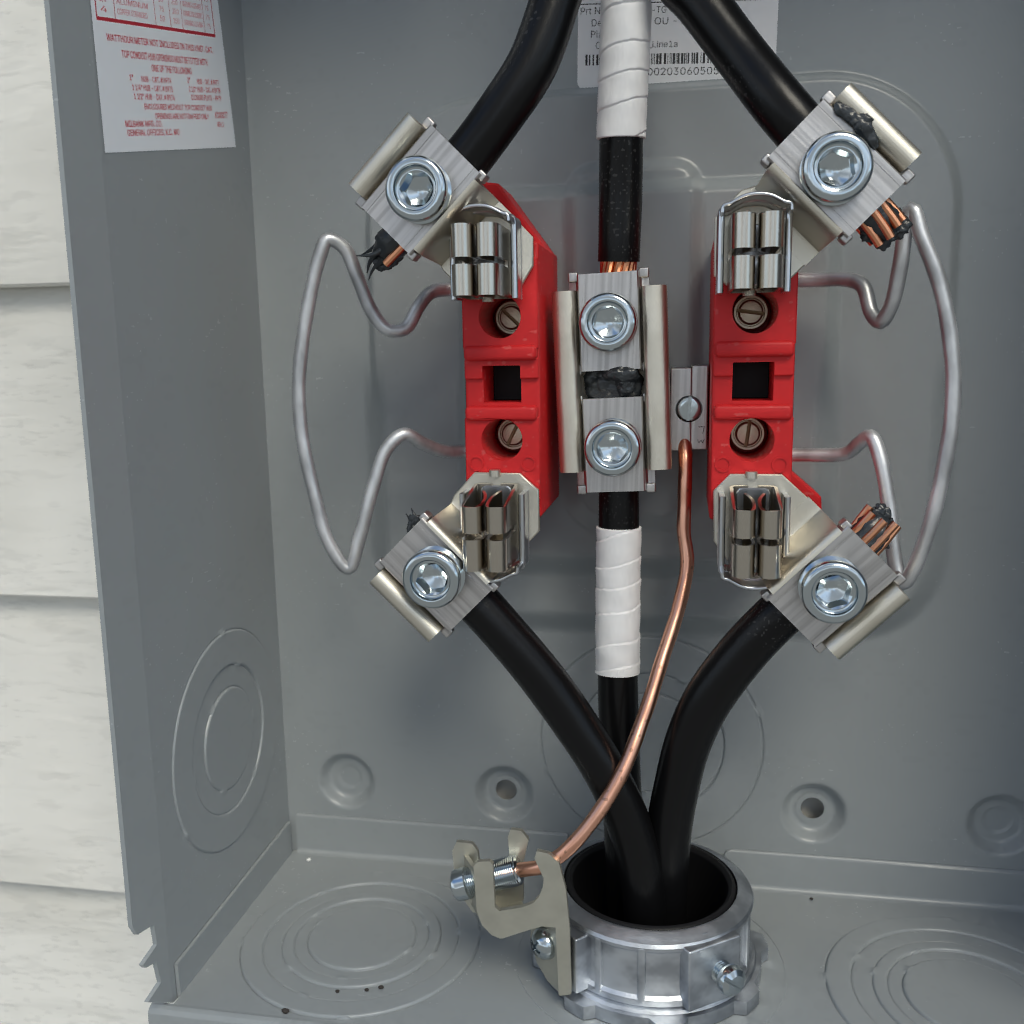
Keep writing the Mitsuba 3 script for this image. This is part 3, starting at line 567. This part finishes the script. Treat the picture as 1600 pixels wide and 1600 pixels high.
cable('power_cable', 'black cable with white tape running from the lower neutral lug into the conduit', [(149.5, -48, -30), (149.4, -49, 5), (149.1, -50, 21.7), (147.8, -48, 45), (146.5, -46, 68), (145.4, -44, 90.8), (145.0, -42, 113.4), (145.0, -40, 135.8), (145.1, -39, 162.5), (144.6, -38, 177), (144, -38, 190)], 6.9,
      (144.6, -38, 178.0), None, 6, tapes=[((145.1, -39.3, 153.4), (145.3, -43, 102.0))])

# bare copper ground wire
cw = thing('ground_wire', 'bare copper wire bending from the small ground lug down to the tan grounding bracket', 'copper wire')
CW = spline([(166.6, -26, 192), (166.8, -30, 184.4), (167.4, -36, 175.7), (167.2, -38, 160.4), (167.1, -39, 151.8), (168.5, -41, 141.1), (165.7, -47, 126.9), (160.1, -56, 109.5), (155.1, -64, 94.5), (149.2, -72, 80.0), (140.1, -79, 65.2), (130.6, -82, 54.5), (123.2, -82, 49.0), (118.6, -80, 46.6), (115.2, -77.5, 44.5)], 1.0)
obj('wire', tube(CW, 2.35, 24, lambda s, th: .06*np.sin(s*.21+th)+.05*np.sin(s*.5)), 'copper', cw, smooth=True)

# spring steel wire loops at both sides
def wire_loop(label, P):
    k = thing('steel_wire_loop', label, 'wire loop', 'bent steel wire loops beside the terminal blocks')
    C = spline(P, 1.2)
    obj('wire', tube(C, 2.35, 20, lambda s, th: .05*np.sin(s*.35+th*2)), 'dull_steel', k, smooth=True)
wire_loop('bent grey steel wire loop sticking out from the left red block', [(96.5, -26.0, 177.5), (88.1, -26.0, 177.6), (81.4, -30.6, 178.2), (75.5, -35.7, 181.4), (70.1, -40.1, 185.1), (64.5, -42.9, 180.4), (59.6, -45.3, 167.1), (54.5, -47.4, 149.1), (50.6, -49.0, 138.3), (44.4, -50.3, 147.2), (39.8, -51.3, 166.6), (36.9, -51.8, 185.7), (36.8, -52.0, 203.2), (40.4, -51.8, 224.7), (46.3, -51.3, 245.5), (49.0, -50.3, 250.9), (53.9, -48.0, 248.0), (57.2, -46.4, 239.2), (61.4, -44.3, 227.0), (66.1, -42.0, 221.1), (71.4, -39.1, 221.5), (75.3, -35.7, 228.7), (78.9, -31.6, 233.8), (84.9, -26.0, 235.1), (97.0, -26, 235.1)])
wire_loop('bent grey steel wire loop sticking out from the right red block', [(199.0, -26.0, 235.0), (210, -28.0, 234.6), (218.3, -32.4, 234.1), (222.2, -36.4, 231.8), (224.7, -39.7, 223.0), (227.0, -42.4, 220.3), (229.4, -44.8, 225.0), (231.0, -46.9, 236.0), (231.8, -48.6, 248.0), (233.0, -49.9, 253.0), (235.9, -50.9, 245.2), (242.0, -51.6, 229.7), (246.3, -52.0, 208.8), (247.2, -52.0, 193.3), (245.6, -51.6, 173.6), (242.5, -50.9, 155.3), (238.5, -49.9, 141.6), (236.4, -48.6, 137.7), (234.4, -46.9, 142.9), (232.0, -44.8, 160.3), (228.8, -42.4, 177.5), (226.1, -39.7, 184.1), (223.4, -36.4, 181.7), (220.0, -32.4, 177.9), (205.3, -27.0, 176.7), (198, -26, 176.6)])

# ------------------------------------------------------------------ conduit, bushing, locknut, grounding bracket
cd = thing('conduit', 'black plastic conduit pipe coming up through the box floor around the cables', 'conduit pipe')
obj('pipe', frame(lathe([(26.6, -40), (26.6, 28.6), (27.2, 29.6), (28.2, 30.2), (29.2, 29.9), (29.9, 29.0), (29.9, -40)], 96), (*HUB, 0), (1, 0, 0), (0, 1, 0), (0, 0, 1)), 'black_pvc', cd, smooth=40)
obj('pipe_bottom', frame(extr(Point(0, 0).buffer(27, 48), 1), (*HUB, -40), (1, 0, 0), (0, 1, 0), (0, 0, 1)), 'black_pvc', cd)
bs = thing('grounding_bushing', 'cast zinc grounding bushing clamped round the top of the black conduit', 'bushing')
def pol(r, ang): return HUB[0] + r*math.cos(math.radians(ang)), HUB[1] + r*math.sin(math.radians(ang))
body = man(lathe([(30.1, 5.5), (34.6, 5.5), (35.4, 6.5), (35.4, 8.6), (34.4, 9.6), (33.9, 12), (33.9, 22), (34.3, 24.6), (35.3, 25.6), (35.5, 26.8), (34.9, 27.9), (33.4, 28.6), (31.2, 29.8), (30.1, 29.8), (30.1, 5.5)], 96))
rib = lambda ang, w_, r1, z0, z1: man(frame(cbox(30.6, r1, -w_, w_, z0, z1, .7), (0, 0, 0), (math.cos(math.radians(ang)), math.sin(math.radians(ang)), 0), (-math.sin(math.radians(ang)), math.cos(math.radians(ang)), 0), (0, 0, 1)))
for ang in (-92, -116, -136, -20, 10, 40, 70, 100, 130, 160): body += rib(ang, 1.3, 35.6, 6.5, 26.8)
body += rib(-54, 10.2, 37.2, 6.2, 27.2) + rib(-136, 8.5, 39.2, 6.4, 26.0)
body -= man(lathe([(0, -5), (30.02, -5), (30.02, 40), (0, 40), (0, -5)], 96))
obj('body', frame(body, (*HUB, 0), (1, 0, 0), (0, 1, 0), (0, 0, 1)), 'zinc_cast', bs, smooth=30)
sd = np.array([math.cos(math.radians(-54)), math.sin(math.radians(-54)), 0]); su = np.array([0, 0, 1.0]); sv = np.cross(su, sd)
thr = [(0, -4), (3.3, -4)]
for q in range(8): thr += [(3.6, -3.6+q*.85), (3.0, -3.2+q*.85)]
thr += [(3.3, 3.4), (4.7, 3.5), (5.0, 4.8), (4.5, 6.6), (3.0, 7.7), (0, 8.0), (0, -4)]
ssx = man(lathe(thr, 40)) - cbox(-.7, .7, -6, 6, 6.3, 10, .05)
obj('set_screw', frame(ssx, np.array([*HUB, 17.0]) + sd*37.4 + sv*2.2, .8*su+.6*sv, -.6*su+.8*sv, sd), 'bright_zinc', bs)
obj('casting_mark', frame(extr(Point(0, 0).buffer(1.9, 24).difference(Point(0, 0).buffer(1.5, 24)), .4), (174.6, -77.6, 28.5), (1, 0, 0), (0, 1, 0), (0, 0, 1)), 'zinc_cast', bs)
ln = thing('conduit_locknut', 'zinc locknut with raised teeth under the bushing on the box floor', 'locknut')
pts = []
for k in range(96):
    a = 2*PI*k/96; lobe = (k % 12) < 4; r = 41.6 if lobe else 38.6; pts.append((r*math.cos(a+.1), r*math.sin(a+.1)))
nut = Polygon(pts).buffer(-.6).buffer(.6).difference(Point(0, 0).buffer(30.0, 64))
obj('ring', frame(extr(nut, 4.6, .35), (*HUB, 0), (1, 0, 0), (0, 1, 0), (0, 0, 1)), 'zinc_cast', ln, smooth=25)
obj('raised_rim', frame(lathe([(30.0, 4.9), (37.0, 4.9), (36.4, 5.9), (31, 6.2), (30.0, 6.2), (30.0, 4.9)], 96), (*HUB, 0), (1, 0, 0), (0, 1, 0), (0, 0, 1)), 'zinc_cast', ln, smooth=25)

gbk = thing('grounding_bracket', 'tan zinc plated grounding bracket holding the copper wire at the left of the bushing', 'bracket')
yoke = Polygon([(133.3, 7.4), (132.9, 30), (131.8, 44), (129.6, 53.2), (126.4, 56.0), (122.6, 56.6), (121.8, 54), (124.7, 47.4), (124.4, 44.2), (123.2, 41.0), (121.2, 38.4), (117.6, 36.6), (110.0, 34.6), (108.6, 36.0), (108.2, 50.6), (107.2, 51.8), (103.2, 51.2), (101.9, 49.6), (102.6, 34.0), (104.2, 29.0), (107.4, 25.8), (110.5, 24.8), (119.5, 28.8), (124.0, 30.6), (128.4, 30.6), (129.2, 6.4)]).buffer(-.4).buffer(.4)
dv = np.array([-.52, .854, 0])
obj('front_plate', frame(extr(yoke, 1.8), (0, -84.2, 0), (1, 0, 0), (0, 0, 1), NV), 'dull_zinc', gbk, smooth=30)
back = Polygon([(123.5, 44), (125.6, 53.0), (123.4, 56.0), (119.6, 56.4), (118.6, 53.4), (119.6, 40), (110.5, 35), (109.2, 37), (108.2, 47.6), (106.4, 50.2), (101.0, 50.4), (99.4, 47), (100.4, 33), (106, 25), (111, 25), (123.6, 31)]).buffer(-.5).buffer(.5)
obj('rear_plate', frame(extr(back, 1.8), np.array([0, -84.2, 0]) + dv*15, (1, 0, 0), (0, 0, 1), NV), 'dull_zinc', gbk, smooth=30)
dp = np.array([-dv[1]*-1, 0, 0])
def strip(p0, p1, wdt): # rectangular web from the front plate to the rear plate
    a, b = np.array(p0), np.array(p1); d_ = (b-a)/np.linalg.norm(b-a); n_ = np.array([-d_[1], d_[0]])
    q = Polygon([a-n_*wdt, b-n_*wdt, b+n_*wdt, a+n_*wdt]); return frame(extr(q, 15), np.array([0, -84.0, 0]), (1, 0, 0), (0, 0, 1), dv)
obj('web', cat(strip((103.0, 46), (103.4, 33), .8), strip((104.5, 28.6), (111.5, 25.9), .8), strip((111.5, 25.9), (122, 30.2), .8)), 'dull_zinc', gbk, smooth=30)
tabn = np.array([-math.cos(math.radians(44)), -math.sin(math.radians(44)), 0]); tabt = np.array([tabn[1], -tabn[0], 0])   # tabt points to back-left
tabt = -tabt if tabt[1] < 0 else tabt
tab = Polygon([(0, 6.3), (0, 30), (3, 32), (11, 31.0), (15.5, 27), (16.5, 17), (13, 10), (7, 6.8)])
obj('mounting_tab', frame(extr(tab, 1.7), np.array([129.4, -84.6, 0]), tabt, (0, 0, 1), -tabn), 'dull_zinc', gbk, smooth=30)
ms = man(lathe([(0, -1), (5.2, -1), (5.2, .6), (4.7, 2.2), (3.4, 3.6), (1.6, 4.3), (0, 4.4), (0, -1)], 40))
ms -= cbox(-.55, .55, -2.6, 2.6, 2.6, 7, .1) + cbox(-2.6, 2.6, -.55, .55, 2.6, 7, .1)
obj('mounting_screw', frame(ms, np.array([129.4, -84.6, 20.4]) + tabt*7.6 + tabn*.2, .9*tabt+.43*su, -.43*tabt+.9*su, tabn), 'bright_zinc', gbk)
ax = np.array([23.0, 2.0, 7.2]); ax /= np.linalg.norm(ax); e1 = np.cross(ax, [0, 1, 0]); e1 /= np.linalg.norm(e1); e2 = np.cross(ax, e1)
pr = [(0, 0), (3.0, .2), (4.8, 1.1), (5.2, 2.4), (5.2, 5.4), (4.7, 6.0)]
q = 6.0
while q < 22.6: pr += [(4.95, q+.3), (4.6, q+.62)]; q += .64
pr += [(4.8, 23.2), (4.1, 23.9), (0, 23.9), (0, 0)]
cs = man(lathe(pr, 44)) - cbox(-.6, .6, -2.9, 2.9, -1, 1.7, .1) - cbox(-2.9, 2.9, -.6, .6, -1, 1.7, .1)
obj('clamp_screw', frame(cs, (92.6, -78.0, 36.9), e1, e2, ax), 'bright_zinc', gbk)

# ------------------------------------------------------------------ smears and crumbs
k = thing('compound_smear', 'dark grey compound smear beside the screw on the upper right lug', 'compound smear')
pth = spline([(205.6, -80.4, 277.2), (207.6, -80.9, 275.3), (209.8, -81.2, 273.6), (212.2, -81.6, 272.2), (213.6, -81.4, 270.0), (215.2, -80.8, 267.6), (216.6, -80.2, 265.2)], .35)
wd = np.interp(np.linspace(0, 1, len(pth)), [0, .15, .35, .55, .72, .85, 1], [.5, 1.5, 1.6, 2.6, 1.7, 1.6, .4])
sm = tube(pth, wd, 28, lambda ss, th: 1.6*(meshkit.fbm(np.stack([ss*.55+0*th, np.cos(th)*1.5+0*ss, np.sin(th)*1.5+0*ss], -1), 3, 3)-.5)); v = sm.vertices.copy(); v[:, 1] = -80.9 + (v[:, 1]+80.9)*.5
obj('lump', cat(tri(v, sm.faces), lumpy((212.6, -81.6, 272.6), (3.0, .8, 1.5), 2, .5, .6)), 'compound', k, smooth=True)
k = thing('compound_smear', 'black lump of compound filling the gap between the two neutral clamp blocks', 'compound smear')
obj('lump', cat(lumpy((146.4, -46.6, 205.2), (6.2, 3.2, 3.0), 4, .3, .3), lumpy((147.5, -45.0, 202.2), (3.4, 3.6, 4.6), 5), lumpy((143.2, -40.5, 202), (10, 5, 8), 6, .2)), 'compound', k, smooth=True)
for x, y, r_, mt, nm in ((11.6, -8.7, 1.0, 'crumb_white', 'white crumb in the back left corner of the box floor'), (53.9, -87.5, .75, 'crumb_dark', 'leftmost of three dark crumbs in front of the left floor knockout rings'), (63.5, -85.3, .75, 'crumb_dark', 'middle of three dark crumbs in front of the left floor knockout rings'),
                         (67.9, -83.3, 1.0, 'crumb_dark', 'rightmost of three dark crumbs in front of the left floor knockout rings'), (40.6, -99.6, 1.15, 'crumb_dark', 'largest dark crumb at the front lip of the box floor'), (218.2, -6.4, .7, 'crumb_dark', 'tiny dark crumb on the floor under the right back flange')):
    k = thing('crumb', nm, 'crumb', 'crumbs lying on the box floor')
    obj('lump', lumpy((x, y, r_*.45+.3), (r_, r_*.8, r_*.6), int(x), .5, .9, 2), mt, k, smooth=False)
